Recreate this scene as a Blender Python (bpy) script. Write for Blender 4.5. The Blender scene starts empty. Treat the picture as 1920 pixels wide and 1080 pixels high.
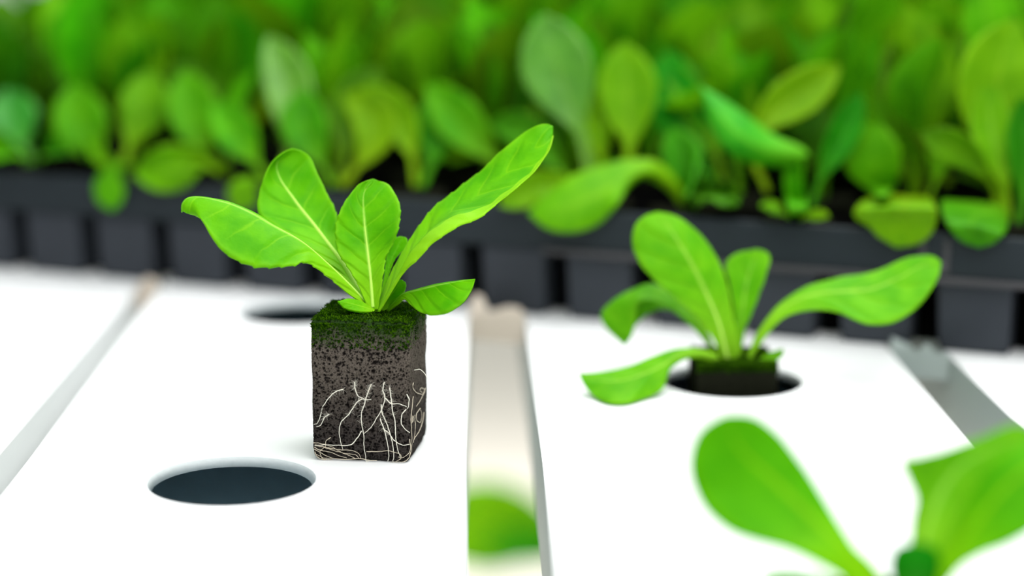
import bpy, math, random
from mathutils import Vector, Matrix, noise, kdtree

# ---------------------------------------------------------------- basics
S = 0.001                       # everything below is written in millimetres
sc = bpy.context.scene
col = sc.collection
rnd = random.Random(7)

F = 3800.0                      # focal length in pixels of the 1920 wide frame
CAM_H = 155.0                   # camera height over the channel covers
PITCH = math.radians(11.46)
YAW = math.radians(1.055)

cam_d = bpy.data.cameras.new('camera')
cam = bpy.data.objects.new('camera', cam_d)
col.objects.link(cam)
cam.location = (0, 0, CAM_H * S)
cam.rotation_euler = (math.pi / 2 - PITCH, 0, -YAW)
cam_d.sensor_width = 36.0
cam_d.lens = F / 1920 * 36
cam_d.clip_start = 0.01
cam_d.clip_end = 50
cam_d.dof.use_dof = True
cam_d.dof.focus_distance = 0.548
cam_d.dof.aperture_fstop = 4.1
sc.camera = cam
sc.view_settings.view_transform = 'Standard'
sc.view_settings.look = 'None'
sc.view_settings.exposure = 0
sc.view_settings.gamma = 1


def ray(px, py):
    a = (px - 960) / F
    b = -(py - 540) / F
    y = math.cos(PITCH) + b * math.sin(PITCH)
    z = -math.sin(PITCH) + b * math.cos(PITCH)
    return Vector((a * math.cos(YAW) + y * math.sin(YAW), -a * math.sin(YAW) + y * math.cos(YAW), z))


ORIG = Vector((0, 0, CAM_H))


def at(px, py, depth):
    return ORIG + ray(px, py) * depth


def on_z(px, py, z):
    r = ray(px, py)
    t = (z - CAM_H) / r.z
    return ORIG + r * t, t


def on_plane(px, py, p0, n):
    r = ray(px, py)
    t = (p0 - ORIG).dot(n) / r.dot(n)
    return ORIG + r * t


# ---------------------------------------------------------------- objects
def props(o, label=None, cat=None, group=None, kind=None):
    for k, v in (('label', label), ('category', cat), ('group', group), ('kind', kind)):
        if v:
            o[k] = v
    return o


def empty(name, loc=(0, 0, 0), rz=0.0):
    o = bpy.data.objects.new(name, None)
    o.empty_display_size = 0.005
    o.location = Vector(loc) * S
    o.rotation_euler = (0, 0, rz)
    col.objects.link(o)
    return o


def make(name, verts, faces, mat, parent=None, smooth=True, uvs=None, attrs=None, world=False):
    """verts in mm; with world=True they are world positions and are put in the parent's frame"""
    me = bpy.data.meshes.new(name)
    vs = [Vector(v) * S for v in verts]
    if parent is not None and world:
        m = Matrix.LocRotScale(parent.location, parent.rotation_euler, parent.scale)
        if parent.parent is not None:
            q = parent.parent
            m = Matrix.LocRotScale(q.location, q.rotation_euler, q.scale) @ m
        inv = m.inverted()
        vs = [inv @ v for v in vs]
    me.from_pydata([tuple(v) for v in vs], [], faces)
    if smooth:
        me.polygons.foreach_set('use_smooth', [True] * len(me.polygons))
    if uvs is not None:
        l = me.uv_layers.new(name='UVMap')
        for lp in me.loops:
            l.data[lp.index].uv = uvs[lp.vertex_index]
    for k, vals in (attrs or {}).items():
        a = me.attributes.new(k, 'FLOAT', 'POINT')
        a.data.foreach_set('value', vals)
    me.materials.append(mat)
    me.update()
    o = bpy.data.objects.new(name, me)
    col.objects.link(o)
    if parent is not None:
        o.parent = parent
    return o


def box(lo, hi, verts, faces, taper=0.0):
    n = len(verts)
    (x0, y0, z0), (x1, y1, z1) = lo, hi
    t = taper
    verts += [(x0 + t, y0 + t, z0), (x1 - t, y0 + t, z0), (x1 - t, y1 - t, z0), (x0 + t, y1 - t, z0),
              (x0, y0, z1), (x1, y0, z1), (x1, y1, z1), (x0, y1, z1)]
    for f in ((0, 3, 2, 1), (4, 5, 6, 7), (0, 1, 5, 4), (1, 2, 6, 5), (2, 3, 7, 6), (3, 0, 4, 7)):
        faces.append(tuple(n + i for i in f))


def bevel(o, w, seg=2):
    m = o.modifiers.new('bevel', 'BEVEL')
    m.width = w * S
    m.segments = seg
    m.limit_method = 'ANGLE'
    return o


def tube(pts, radii, verts, faces, n=7):
    pts = [Vector(p) for p in pts]
    base = len(verts)
    up = Vector((0.31, 0.2, 0.93))
    for i, p in enumerate(pts):
        d = (pts[min(i + 1, len(pts) - 1)] - pts[max(i - 1, 0)]).normalized()
        a = d.cross(up)
        if a.length < 1e-4:
            a = d.cross(Vector((1, 0, 0)))
        a.normalize()
        b = d.cross(a)
        for k in range(n):
            t = 2 * math.pi * k / n
            verts.append(tuple(p + (a * math.cos(t) + b * math.sin(t)) * radii[i]))
    for i in range(len(pts) - 1):
        for k in range(n):
            k2 = (k + 1) % n
            faces.append((base + i * n + k, base + i * n + k2, base + (i + 1) * n + k2, base + (i + 1) * n + k))
    faces.append(tuple(base + k for k in range(n))[::-1])
    e = base + (len(pts) - 1) * n
    faces.append(tuple(e + k for k in range(n)))


def crom(p0, p1, p2, p3, t):
    return 0.5 * ((2 * p1) + (p2 - p0) * t + (2 * p0 - 5 * p1 + 4 * p2 - p3) * t * t + (3 * p1 - p0 - 3 * p2 + p3) * t ** 3)


def spline(pts, n):
    """n points evenly spaced along a Catmull-Rom curve through pts"""
    pts = [Vector(p) for p in pts]
    if len(pts) == 2:
        return [pts[0].lerp(pts[1], i / (n - 1)) for i in range(n)]
    e = [2 * pts[0] - pts[1]] + pts + [2 * pts[-1] - pts[-2]]
    fine = []
    for i in range(len(pts) - 1):
        for k in range(24):
            fine.append(crom(e[i], e[i + 1], e[i + 2], e[i + 3], k / 24))
    fine.append(pts[-1])
    acc = [0.0]
    for a, b in zip(fine, fine[1:]):
        acc.append(acc[-1] + (b - a).length)
    out, j = [], 0
    for i in range(n):
        s = acc[-1] * i / (n - 1)
        while j < len(acc) - 2 and acc[j + 1] < s:
            j += 1
        seg = acc[j + 1] - acc[j]
        out.append(fine[j].lerp(fine[j + 1], (s - acc[j]) / seg if seg > 1e-9 else 0))
    return out


# ---------------------------------------------------------------- materials
def new_mat(name):
    m = bpy.data.materials.new(name)
    m.use_nodes = True
    nt = m.node_tree
    nt.nodes.clear()
    out = nt.nodes.new('ShaderNodeOutputMaterial')
    return m, nt, out


def nd(nt, kind, **kw):
    n = nt.nodes.new(kind)
    for k, v in kw.items():
        if k == 'inp':
            for kk, vv in v.items():
                n.inputs[kk].default_value = vv
        else:
            setattr(n, k, v)
    return n


def math_n(nt, op, a, b=None, c=None, clamp=False):
    n = nt.nodes.new('ShaderNodeMath')
    n.operation = op
    n.use_clamp = clamp
    for i, v in enumerate((a, b, c)):
        if v is None:
            continue
        if isinstance(v, (int, float)):
            n.inputs[i].default_value = v
        else:
            nt.links.new(v, n.inputs[i])
    return n.outputs[0]


def mix_c(nt, fac, a, b, blend='MIX'):
    n = nt.nodes.new('ShaderNodeMix')
    n.data_type = 'RGBA'
    n.blend_type = blend
    if isinstance(fac, (int, float)):
        n.inputs[0].default_value = fac
    else:
        nt.links.new(fac, n.inputs[0])
    for i, v in ((6, a), (7, b)):
        if isinstance(v, tuple):
            n.inputs[i].default_value = (*v, 1)
        else:
            nt.links.new(v, n.inputs[i])
    return n.outputs[2]


def ramp01(nt, v, lo, hi):
    n = nt.nodes.new('ShaderNodeMapRange')
    n.interpolation_type = 'SMOOTHSTEP'
    n.inputs[1].default_value = lo
    n.inputs[2].default_value = hi
    nt.links.new(v, n.inputs[0])
    return n.outputs[0]


def plain(name, rgb, rough=0.5, var=0.06, scale=60.0, bump=0.0, spec=0.5, sheen=None):
    m, nt, out = new_mat(name)
    p = nd(nt, 'ShaderNodeBsdfPrincipled', inp={'Roughness': rough, 'Specular IOR Level': spec})
    tc = nd(nt, 'ShaderNodeTexCoord')
    nz = nd(nt, 'ShaderNodeTexNoise', inp={'Scale': scale, 'Detail': 5.0})
    nt.links.new(tc.outputs['Object'], nz.inputs['Vector'])
    a = tuple(max(0, c * (1 - var)) for c in rgb)
    b = tuple(min(1, c * (1 + var)) for c in rgb)
    nt.links.new(mix_c(nt, nz.outputs[0], a, b), p.inputs['Base Color'])
    if bump:
        bp = nd(nt, 'ShaderNodeBump', inp={'Strength': bump, 'Distance': 0.0005})
        nt.links.new(nz.outputs[0], bp.inputs['Height'])
        nt.links.new(bp.outputs[0], p.inputs['Normal'])
    nt.links.new(p.outputs[0], out.inputs[0])
    return m


def leaf_mat(name, dark, mid, pale, back, veins=7.0, spec=0.25, rough=0.45, trans=0.35, vary=0.0, veined=True, ribbed=0.55, edge=0.0):
    m, nt, out = new_mat(name)
    uv = nd(nt, 'ShaderNodeUVMap')
    sep = nd(nt, 'ShaderNodeSeparateXYZ')
    nt.links.new(uv.outputs[0], sep.inputs[0])
    u, v = sep.outputs[0], sep.outputs[1]
    tc = nd(nt, 'ShaderNodeTexCoord')
    nz = nd(nt, 'ShaderNodeTexNoise', inp={'Scale': 110.0, 'Detail': 4.0})
    nt.links.new(tc.outputs['Object'], nz.inputs['Vector'])
    fine = nd(nt, 'ShaderNodeTexNoise', inp={'Scale': 900.0, 'Detail': 3.0})
    nt.links.new(tc.outputs['Object'], fine.inputs['Vector'])
    c = mix_c(nt, ramp01(nt, nz.outputs[0], 0.3, 0.7), dark, mid)
    # paler towards the petiole
    basef = math_n(nt, 'SUBTRACT', 1.0, ramp01(nt, v, 0.05, 0.55))
    c = mix_c(nt, math_n(nt, 'MULTIPLY', basef, 0.75), c, pale)
    # paler at the rim of the blade
    au = math_n(nt, 'ABSOLUTE', math_n(nt, 'SUBTRACT', u, 0.5))
    rim = ramp01(nt, au, 0.40, 0.5)
    c = mix_c(nt, math_n(nt, 'MULTIPLY', rim, 0.25), c, pale)
    h = fine.outputs[0]
    if veined:
        ph = math_n(nt, 'SUBTRACT', math_n(nt, 'MULTIPLY', v, veins), math_n(nt, 'MULTIPLY', au, 2.2))
        ph = math_n(nt, 'ADD', ph, math_n(nt, 'MULTIPLY', nz.outputs[0], 0.55))
        fr = math_n(nt, 'ABSOLUTE', math_n(nt, 'SUBTRACT', math_n(nt, 'FRACT', ph), 0.5))
        vein = math_n(nt, 'SUBTRACT', 1.0, ramp01(nt, fr, 0.0, 0.07))
        vein = math_n(nt, 'MULTIPLY', vein, math_n(nt, 'SUBTRACT', 1.0, ramp01(nt, au, 0.2, 0.46)))
        vein = math_n(nt, 'MULTIPLY', vein, ramp01(nt, v, 0.12, 0.35))
        c = mix_c(nt, math_n(nt, 'MULTIPLY', vein, 0.33), c, pale)
        # net of tiny veins
        vor = nd(nt, 'ShaderNodeTexVoronoi', feature='DISTANCE_TO_EDGE', inp={'Scale': 420.0})
        nt.links.new(tc.outputs['Object'], vor.inputs['Vector'])
        net = math_n(nt, 'SUBTRACT', 1.0, ramp01(nt, vor.outputs[0], 0.0, 0.10))
        c = mix_c(nt, math_n(nt, 'MULTIPLY', net, 0.03), c, pale)
        wide = math_n(nt, 'SUBTRACT', 1.0, ramp01(nt, fr, 0.0, 0.3))
        h = math_n(nt, 'SUBTRACT', math_n(nt, 'MULTIPLY', fine.outputs[0], 0.25),
                   math_n(nt, 'ADD', math_n(nt, 'MULTIPLY', wide, 0.7), math_n(nt, 'MULTIPLY', net, 0.04)))
    # midrib band
    w = math_n(nt, 'MULTIPLY_ADD', v, -0.075, 0.085)
    rib = math_n(nt, 'SUBTRACT', 1.0, ramp01(nt, math_n(nt, 'DIVIDE', au, w), 0.3, 1.0))
    c = mix_c(nt, math_n(nt, 'MULTIPLY', rib, ribbed), c, back)
    if vary:
        oi = nd(nt, 'ShaderNodeObjectInfo')
        hsv = nd(nt, 'ShaderNodeHueSaturation')
        hv = math_n(nt, 'MULTIPLY_ADD', oi.outputs['Random'], 0.045, 0.468)
        vv = math_n(nt, 'MULTIPLY_ADD', math_n(nt, 'FRACT', math_n(nt, 'MULTIPLY', oi.outputs['Random'], 7.31)), vary, 1 - vary * 0.5)
        nt.links.new(hv, hsv.inputs['Hue'])
        nt.links.new(vv, hsv.inputs['Value'])
        nt.links.new(c, hsv.inputs['Color'])
        c = hsv.outputs[0]
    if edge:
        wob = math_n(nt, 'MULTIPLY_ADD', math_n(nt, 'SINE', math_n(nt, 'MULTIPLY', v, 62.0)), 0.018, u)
        c = mix_c(nt, math_n(nt, 'MULTIPLY', ramp01(nt, wob, 0.815, 0.83), edge), c, pale)  # pale band paints the lit rolled edge into the leaf colour
    bp = nd(nt, 'ShaderNodeBump', inp={'Strength': 0.5, 'Distance': 0.0006})
    nt.links.new(h, bp.inputs['Height'])
    p = nd(nt, 'ShaderNodeBsdfPrincipled', inp={'Roughness': rough, 'Specular IOR Level': spec})
    nt.links.new(c, p.inputs['Base Color'])
    nt.links.new(bp.outputs[0], p.inputs['Normal'])
    tr = nd(nt, 'ShaderNodeBsdfTranslucent')
    nt.links.new(mix_c(nt, 0.35, c, pale), tr.inputs[0])
    nt.links.new(bp.outputs[0], tr.inputs['Normal'])
    mx = nd(nt, 'ShaderNodeMixShader', inp={0: trans})
    nt.links.new(p.outputs[0], mx.inputs[1])
    nt.links.new(tr.outputs[0], mx.inputs[2])
    nt.links.new(mx.outputs[0], out.inputs[0])
    return m


M_LEAF = leaf_mat('lettuce_leaf', (0.078, 0.39, 0.002), (0.140, 0.50, 0.002), (0.31, 0.66, 0.012), (0.47, 0.78, 0.11), trans=0.3, spec=0.06)
M_LEAFN = leaf_mat('lettuce_leaf_lit_edge', (0.078, 0.39, 0.002), (0.140, 0.50, 0.002), (0.31, 0.66, 0.012), (0.47, 0.78, 0.11), trans=0.3, spec=0.06, ribbed=0.0, edge=0.75)
M_LEAF2 = leaf_mat('lettuce_leaf_soft', (0.09, 0.40, 0.004), (0.15, 0.50, 0.006), (0.30, 0.62, 0.02), (0.42, 0.70, 0.08), trans=0.3, spec=0.06)
M_SMALL = leaf_mat('small_leaf', (0.09, 0.42, 0.002), (0.15, 0.52, 0.002), (0.31, 0.66, 0.012), (0.36, 0.70, 0.03), trans=0.35, spec=0.05, veined=False)
M_BRIGHT = leaf_mat('bright_tray_leaf', (0.03, 0.36, 0.008), (0.06, 0.46, 0.010), (0.15, 0.52, 0.008), (0.18, 0.56, 0.02), trans=0.3, spec=0.15, veined=False)
M_RIB = plain('midrib', (0.47, 0.74, 0.11), 0.5, 0.08, 300, spec=0.15)
M_BACK = leaf_mat('tray_leaf', (0.038, 0.25, 0.002), (0.075, 0.36, 0.003), (0.16, 0.40, 0.004), (0.17, 0.46, 0.01),
                  spec=0.08, rough=0.42, trans=0.3, vary=0.95, veined=False)
M_DIM = leaf_mat('deep_leaf', (0.018, 0.19, 0.002), (0.03, 0.26, 0.003), (0.07, 0.30, 0.004), (0.08, 0.34, 0.008),
                 spec=0.06, rough=0.42, trans=0.2, vary=0.3, veined=False)
M_YEL = leaf_mat('yellow_green_leaf', (0.085, 0.38, 0.002), (0.13, 0.46, 0.003), (0.24, 0.52, 0.005), (0.24, 0.58, 0.015),
                 spec=0.08, rough=0.42, trans=0.35, vary=0.15, veined=False)  # yellow-green leaf colour
M_BLUE = leaf_mat('dewy_leaf', (0.04, 0.30, 0.006), (0.07, 0.40, 0.015), (0.15, 0.46, 0.01), (0.16, 0.50, 0.03),
                  spec=0.55, rough=0.4, trans=0.25, vary=0.15, veined=False)
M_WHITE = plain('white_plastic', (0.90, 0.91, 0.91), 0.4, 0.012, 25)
M_WALLW = plain('shade_grey_plastic', (0.44, 0.50, 0.49), 0.45, 0.03, 25)  # white sides greyed in colour to stand for the shade in the gaps
M_CUT = plain('cut_plastic_rim', (0.90, 0.95, 0.95), 0.5, 0.06, 500, 0.2)
M_SLATE = plain('dark_channel_liner', (0.62, 0.80, 0.88), 0.8, 0.02, 40, spec=0.0)
M_TRAY = plain('black_tray_plastic', (0.018, 0.024, 0.028), 0.5, 0.12, 90, spec=0.14)
M_CELL = plain('black_tray_cell', (0.036, 0.041, 0.050), 0.5, 0.12, 90, spec=0.14)
M_TRAYD = plain('black_tray_inside', (0.002, 0.002, 0.002), 1.0, 0.1, 90, spec=0.0)
M_LIP = plain('black_tray_lip', (0.05, 0.048, 0.052), 0.35, 0.15, 90, spec=0.3)
M_BEIGE = plain('beige_lower_panel', (0.80, 0.74, 0.64), 0.6, 0.04, 14)
M_TAN = plain('pale_tan_plastic', (0.72, 0.62, 0.52), 0.5, 0.06, 40)
M_GREYW = plain('grey_wall', (0.80, 0.83, 0.84), 0.7, 0.05, 2.0)
M_ROOT = plain('white_root', (0.86, 0.82, 0.70), 0.5, 0.1, 900)
M_ROOT2 = plain('tan_root', (0.60, 0.52, 0.40), 0.6, 0.2, 900)
M_DARKFOAM = plain('wet_foam', (0.012, 0.013, 0.008), 1.0, 0.4, 900, 0.6, spec=0.0)
M_MOSSDARK = plain('dark_moss', (0.010, 0.028, 0.004), 0.9, 0.6, 1200, 0.8)


def foam_mat():
    m, nt, out = new_mat('foam_sponge')
    p = nd(nt, 'ShaderNodeBsdfPrincipled', inp={'Roughness': 0.9, 'Specular IOR Level': 0.05})
    tc = nd(nt, 'ShaderNodeTexCoord')
    sep = nd(nt, 'ShaderNodeSeparateXYZ')
    nt.links.new(tc.outputs['Object'], sep.inputs[0])
    nz = nd(nt, 'ShaderNodeTexNoise', inp={'Scale': 3200.0, 'Detail': 3.0})
    big = nd(nt, 'ShaderNodeTexNoise', inp={'Scale': 160.0, 'Detail': 3.0})
    for n in (nz, big):
        nt.links.new(tc.outputs['Object'], n.inputs['Vector'])
    # darker towards the bottom
    height_tone = ramp01(nt, math_n(nt, 'ADD', sep.outputs[2], math_n(nt, 'MULTIPLY', big.outputs[0], 0.008)), 0.006, 0.034)
    c = mix_c(nt, height_tone, (0.036, 0.029, 0.026), (0.135, 0.110, 0.088))
    c = mix_c(nt, ramp01(nt, nz.outputs[0], 0.38, 0.72), mix_c(nt, 0.4, c, (0, 0, 0)), mix_c(nt, 0.04, c, (0.5, 0.5, 0.5)))
    alg = ramp01(nt, math_n(nt, 'ADD', sep.outputs[2], math_n(nt, 'MULTIPLY', big.outputs[0], 0.012)), 0.0365, 0.0445)
    c = mix_c(nt, math_n(nt, 'MULTIPLY', alg, 0.9), c, mix_c(nt, nz.outputs[0], (0.003, 0.02, 0.001), (0.02, 0.07, 0.003)))
    at_ = nd(nt, 'ShaderNodeAttribute', attribute_name='pore_shade')
    c = mix_c(nt, math_n(nt, 'MULTIPLY', at_.outputs['Fac'], 0.9), c, (0.004, 0.003, 0.003))  # shade inside the pores painted as near-black
    vo = nd(nt, 'ShaderNodeTexVoronoi', inp={'Scale': 1500.0})
    nt.links.new(tc.outputs['Object'], vo.inputs['Vector'])
    sp = nd(nt, 'ShaderNodeSeparateColor')
    nt.links.new(vo.outputs['Color'], sp.inputs[0])
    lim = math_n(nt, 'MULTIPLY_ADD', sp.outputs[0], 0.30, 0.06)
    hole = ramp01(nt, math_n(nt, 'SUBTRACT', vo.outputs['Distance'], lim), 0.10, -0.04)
    c = mix_c(nt, math_n(nt, 'MULTIPLY', hole, 0.78), c, (0.008, 0.006, 0.005))  # small pores are painted dots, dark as if recessed
    nt.links.new(c, p.inputs['Base Color'])
    bp = nd(nt, 'ShaderNodeBump', inp={'Strength': 0.7, 'Distance': 0.0004})
    nt.links.new(nz.outputs[0], bp.inputs['Height'])
    nt.links.new(bp.outputs[0], p.inputs['Normal'])
    nt.links.new(p.outputs[0], out.inputs[0])
    return m


def moss_mat():
    m, nt, out = new_mat('green_moss')
    p = nd(nt, 'ShaderNodeBsdfPrincipled', inp={'Roughness': 1.0, 'Specular IOR Level': 0.0})
    at_ = nd(nt, 'ShaderNodeAttribute', attribute_name='tone')
    tc = nd(nt, 'ShaderNodeTexCoord')
    nz = nd(nt, 'ShaderNodeTexNoise', inp={'Scale': 220.0, 'Detail': 3.0})
    nt.links.new(tc.outputs['Object'], nz.inputs['Vector'])
    c = mix_c(nt, at_.outputs['Fac'], (0.003, 0.022, 0.001), (0.13, 0.31, 0.006))
    c = mix_c(nt, ramp01(nt, nz.outputs[0], 0.4, 0.65), mix_c(nt, 0.5, c, (0.004, 0.02, 0.001)), c)
    nt.links.new(c, p.inputs['Base Color'])
    nt.links.new(p.outputs[0], out.inputs[0])
    return m


M_FOAM = foam_mat()
M_MOSS = moss_mat()

# ---------------------------------------------------------------- leaves
CENTRE_VEIN = {}


def loft_leaf(parent, rails, mat, us=None, n_long=72, n_across=18, teeth=0.0, wave=0.0, rib=0.0, thick=0.35, seed=0,
              rib_rail=None, label=None, rib_end=0.93, rib_up=0.2):
    """leaf blade through rails of world points (each from petiole to tip), as a child mesh; optional raised midrib"""
    R = [spline(r, n_long) for r in rails]
    k = len(R)
    us = us or [i / (k - 1) for i in range(k)]
    rr = random.Random(seed)
    if teeth:
        nt_ = 17
        for side, other in ((0, 1), (k - 1, k - 2)):
            for i in range(n_long):
                v = i / (n_long - 1)
                if 0.1 < v < 0.8:
                    saw = ((v * nt_ + 0.3 * side) % 1.0) ** 2
                    d = (R[side][i] - R[other][i])
                    if d.length > 1e-6:
                        fade = min(1, (v - 0.1) * 8) * min(1, (0.8 - v) * 5)
                        R[side][i] = R[side][i] + d.normalized() * teeth * saw * fade
    verts, uvs = [], []
    for i in range(n_long):
        v = i / (n_long - 1)
        pts = [r[i] for r in R]
        e = [2 * pts[0] - pts[1]] + pts + [2 * pts[-1] - pts[-2]]
        row = []
        for j in range(n_across + 1):
            u = j / n_across
            s = 0
            while s < k - 2 and u > us[s + 1] + 1e-9:
                s += 1
            t = (u - us[s]) / (us[s + 1] - us[s])
            p = crom(e[s], e[s + 1], e[s + 2], e[s + 3], t)
            row.append(p)
        for j, p in enumerate(row):
            u = j / n_across
            if wave:
                q = noise.noise(Vector((p.x * 0.12, p.y * 0.12 + seed * 3.1, p.z * 0.12)))
                lat = math.cos((v * 7 - abs(u - 0.5) * 2.2) * 2 * math.pi) * 0.35 * min(1, abs(u - .5) * 6)
                amp = wave * min(1, v * 3) * (0.3 + 1.4 * abs(u - 0.5))
                p = p + Vector((0, 1, 0.15)) * amp * (q * 1.4 + lat)
            verts.append(p)
            uvs.append((u, v))
    faces = []
    w = n_across + 1
    for i in range(n_long - 1):
        for j in range(n_across):
            faces.append((i * w + j, i * w + j + 1, (i + 1) * w + j + 1, (i + 1) * w + j))
    o = make('leaf', verts, faces, mat, parent, True, uvs, None, True)
    m = o.modifiers.new('thickness', 'SOLIDIFY')
    m.thickness = thick * S
    m.offset = 0
    if label:
        o['label'] = label
    if rib:
        line = rib_rail
        pts = []
        if line is None:
            jm = n_across // 2
            for i in range(0, n_long):
                c = verts[i * w + jm]
                a = verts[i * w + jm + 1] - verts[i * w + jm - 1]
                b = verts[min(i + 1, n_long - 1) * w + jm] - verts[max(i - 1, 0) * w + jm]
                nrm = a.cross(b)
                if nrm.length < 1e-9:
                    nrm = Vector((0, -1, 0))
                nrm.normalize()
                if nrm.dot(c - ORIG) > 0:
                    nrm = -nrm
                pts.append(c + nrm * rib * rib_up)
        last = int(n_long * rib_end)
        pts = pts[2:last]
        rad = [rib * (1 - 0.88 * (i / (len(pts) - 1)) ** 0.8) for i in range(len(pts))]
        rv, rf = [], []
        tube(pts, rad, rv, rf, 8)
        q = make('midrib', rv, rf, M_RIB, o, True, None, None, False)
        # vertices were world positions: bring them into the leaf's frame (same frame as the plant)
        inv = Matrix.LocRotScale(parent.location, parent.rotation_euler, parent.scale).inverted()
        for vtx in q.data.vertices:
            vtx.co = inv @ vtx.co
    return o


def px_rails(rails, zc, z0):
    out = []
    for r in rails:
        out.append([at(*zc(p[0], p[1]), z0 + (p[2] if len(p) > 2 else 0)) for p in r])
    return out


def midline(a, b, f=0.5, n=9, push=0.0):
    """pixel polyline between two polylines"""
    A = spline([Vector(p) for p in a], n)
    B = spline([Vector(p) for p in b], n)
    out = []
    for i, (p, q) in enumerate(zip(A, B)):
        m = p.lerp(q, f)
        out.append((m.x, m.y, m.z + push * math.sin(math.pi * i / (n - 1))))
    return out


def wprofile(v, pet=0.16, start=0.22):
    """half width of a spatulate lettuce leaf along its length"""
    if v < start:
        return pet
    t = (v - start) / (1 - start)
    b = math.sin(math.pi * min(1, t) ** 1.25) ** 0.75 if t < 1 else 0
    return max(pet * (1 - t) ** 0.5, b)


def simple_rails(mid, w, n=14, pet=0.16, start=0.2, cup=-3.0):
    """three pixel rails from a midline and a greatest half width in the same pixels"""
    M = spline([Vector((p[0], p[1], p[2] if len(p) > 2 else 0)) for p in mid], n)
    L, C, R = [], [], []
    for i in range(n):
        d = M[min(i + 1, n - 1)] - M[max(i - 1, 0)]
        d.z = 0
        d.normalize()
        nn = Vector((d.y, -d.x, 0))
        h = wprofile(i / (n - 1), pet, start) * w
        if i == n - 1:
            h = 0
        dz = cup * h / max(w, 1e-6)
        L.append(tuple(M[i] + nn * h + Vector((0, 0, dz))))
        C.append(tuple(M[i]))
        R.append(tuple(M[i] - nn * h + Vector((0, 0, dz))))
    return [L, C, R]


# ---------------------------------------------------------------- setting
def slab(name, lo, hi, mat):
    v, f = [], []
    box(lo, hi, v, f)
    return props(make(name, v, f, mat, None, False), kind='structure')


FLOOR_Z = -420
slab('floor', (-1200, -200, FLOOR_Z - 10), (1200, 2600, FLOOR_Z), M_BEIGE)
slab('wall_back', (-1200, 2600, FLOOR_Z - 10), (1200, 2630, 800), M_GREYW)

# ---------------------------------------------------------------- growing channels
HOLE_R = 22.0
LINER_Z = -29.0


def channel(x0, x1, y0, y1, holes, label, wall_mat=None):
    root = empty('growing_channel', ((x0 + x1) / 2, y0, -32))
    xc = (x0 + x1) / 2
    props(root, label, 'channel', 'white hydroponic channels')
    # cover with round holes: strips between square patches
    v, f = [], []

    def quad(a, b, c, d):
        n = len(v)
        v.extend([a, b, c, d])
        f.append((n, n + 1, n + 2, n + 3))
    ys = y0
    N = 96
    hx = holes[0][0] if holes else xc
    RIMS = []
    for (cx, cy) in holes:
        b0, b1 = cy - 28, cy + 28
        quad((x0, ys, 0), (x1, ys, 0), (x1, b0, 0), (x0, b0, 0))
        ys = b1
        n = len(v)
        for k in range(N):
            t = 2 * math.pi * k / N
            c, s_ = math.cos(t), math.sin(t)
            r = HOLE_R + 0.10 * noise.noise(Vector((c * 9, s_ * 9, cy)))
            v.append((cx + r * c, cy + r * s_, 0))
        for k in range(N):
            t = 2 * math.pi * k / N
            c, s_ = math.cos(t), math.sin(t)
            hw = (x1 - cx) if c > 0 else (cx - x0)
            m = min(hw / abs(c) if abs(c) > 1e-6 else 1e9, 28 / abs(s_) if abs(s_) > 1e-6 else 1e9)
            v.append((cx + m * c, cy + m * s_, 0))
        for k in range(N):
            k2 = (k + 1) % N
            f.append((n + k, n + N + k, n + N + k2, n + k2))
        # corner triangles of the patch
        for (cx_, cy_) in ((x1, b1), (x0, b1), (x0, b0), (x1, b0)):
            best = None
            for k in range(N):
                k2 = (k + 1) % N
                a, b = v[n + N + k], v[n + N + k2]
                if abs(a[0] - b[0]) > 1e-6 and abs(a[1] - b[1]) > 1e-6:
                    mx, my = (a[0] + b[0]) / 2, (a[1] + b[1]) / 2
                    d = (mx - cx_) ** 2 + (my - cy_) ** 2
                    if best is None or d < best[0]:
                        best = (d, n + N + k, n + N + k2)
            if best and best[0] < 200:
                v.append((cx_, cy_, 0))
                f.append((best[1], len(v) - 1, best[2]))
        rim_v, rim_f = [], []
        m0 = 0
        RIMS.append((rim_v, rim_f))
        for k in range(N):
            a = v[n + k]
            rim_v.append((a[0], a[1], -0.02))
            a1 = (cx + (a[0] - cx) * 0.955, cy + (a[1] - cy) * 0.955)
            rim_v.append((a1[0], a1[1], -2.5))
            a2 = (cx + (a[0] - cx) * 1.10, cy + (a[1] - cy) * 1.10)
            rim_v.append((a2[0], a2[1], -2.5))
        for k in range(N):
            k2 = (k + 1) % N
            rim_f.append((m0 + 3 * k, m0 + 3 * k2, m0 + 3 * k2 + 1, m0 + 3 * k + 1))
            rim_f.append((m0 + 3 * k + 1, m0 + 3 * k2 + 1, m0 + 3 * k2 + 2, m0 + 3 * k + 2))
    quad((x0, ys, 0), (x1, ys, 0), (x1, y1, 0), (x0, y1, 0))
    make('cover', v, f, M_WHITE, root, False, None, None, True)
    for rim_v, rim_f in RIMS:
        make('hole_rim', rim_v, rim_f, M_CUT, root, True, None, None, True)
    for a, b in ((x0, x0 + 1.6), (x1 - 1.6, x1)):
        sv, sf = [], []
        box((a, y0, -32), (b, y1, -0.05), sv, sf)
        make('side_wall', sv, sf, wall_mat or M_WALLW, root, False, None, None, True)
    sv, sf = [], []
    box((x0 + 1.7, y0, -32), (x1 - 1.7, y1, LINER_Z), sv, sf)
    make('liner', sv, sf, M_SLATE, root, False, None, None, True)
    return root


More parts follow.
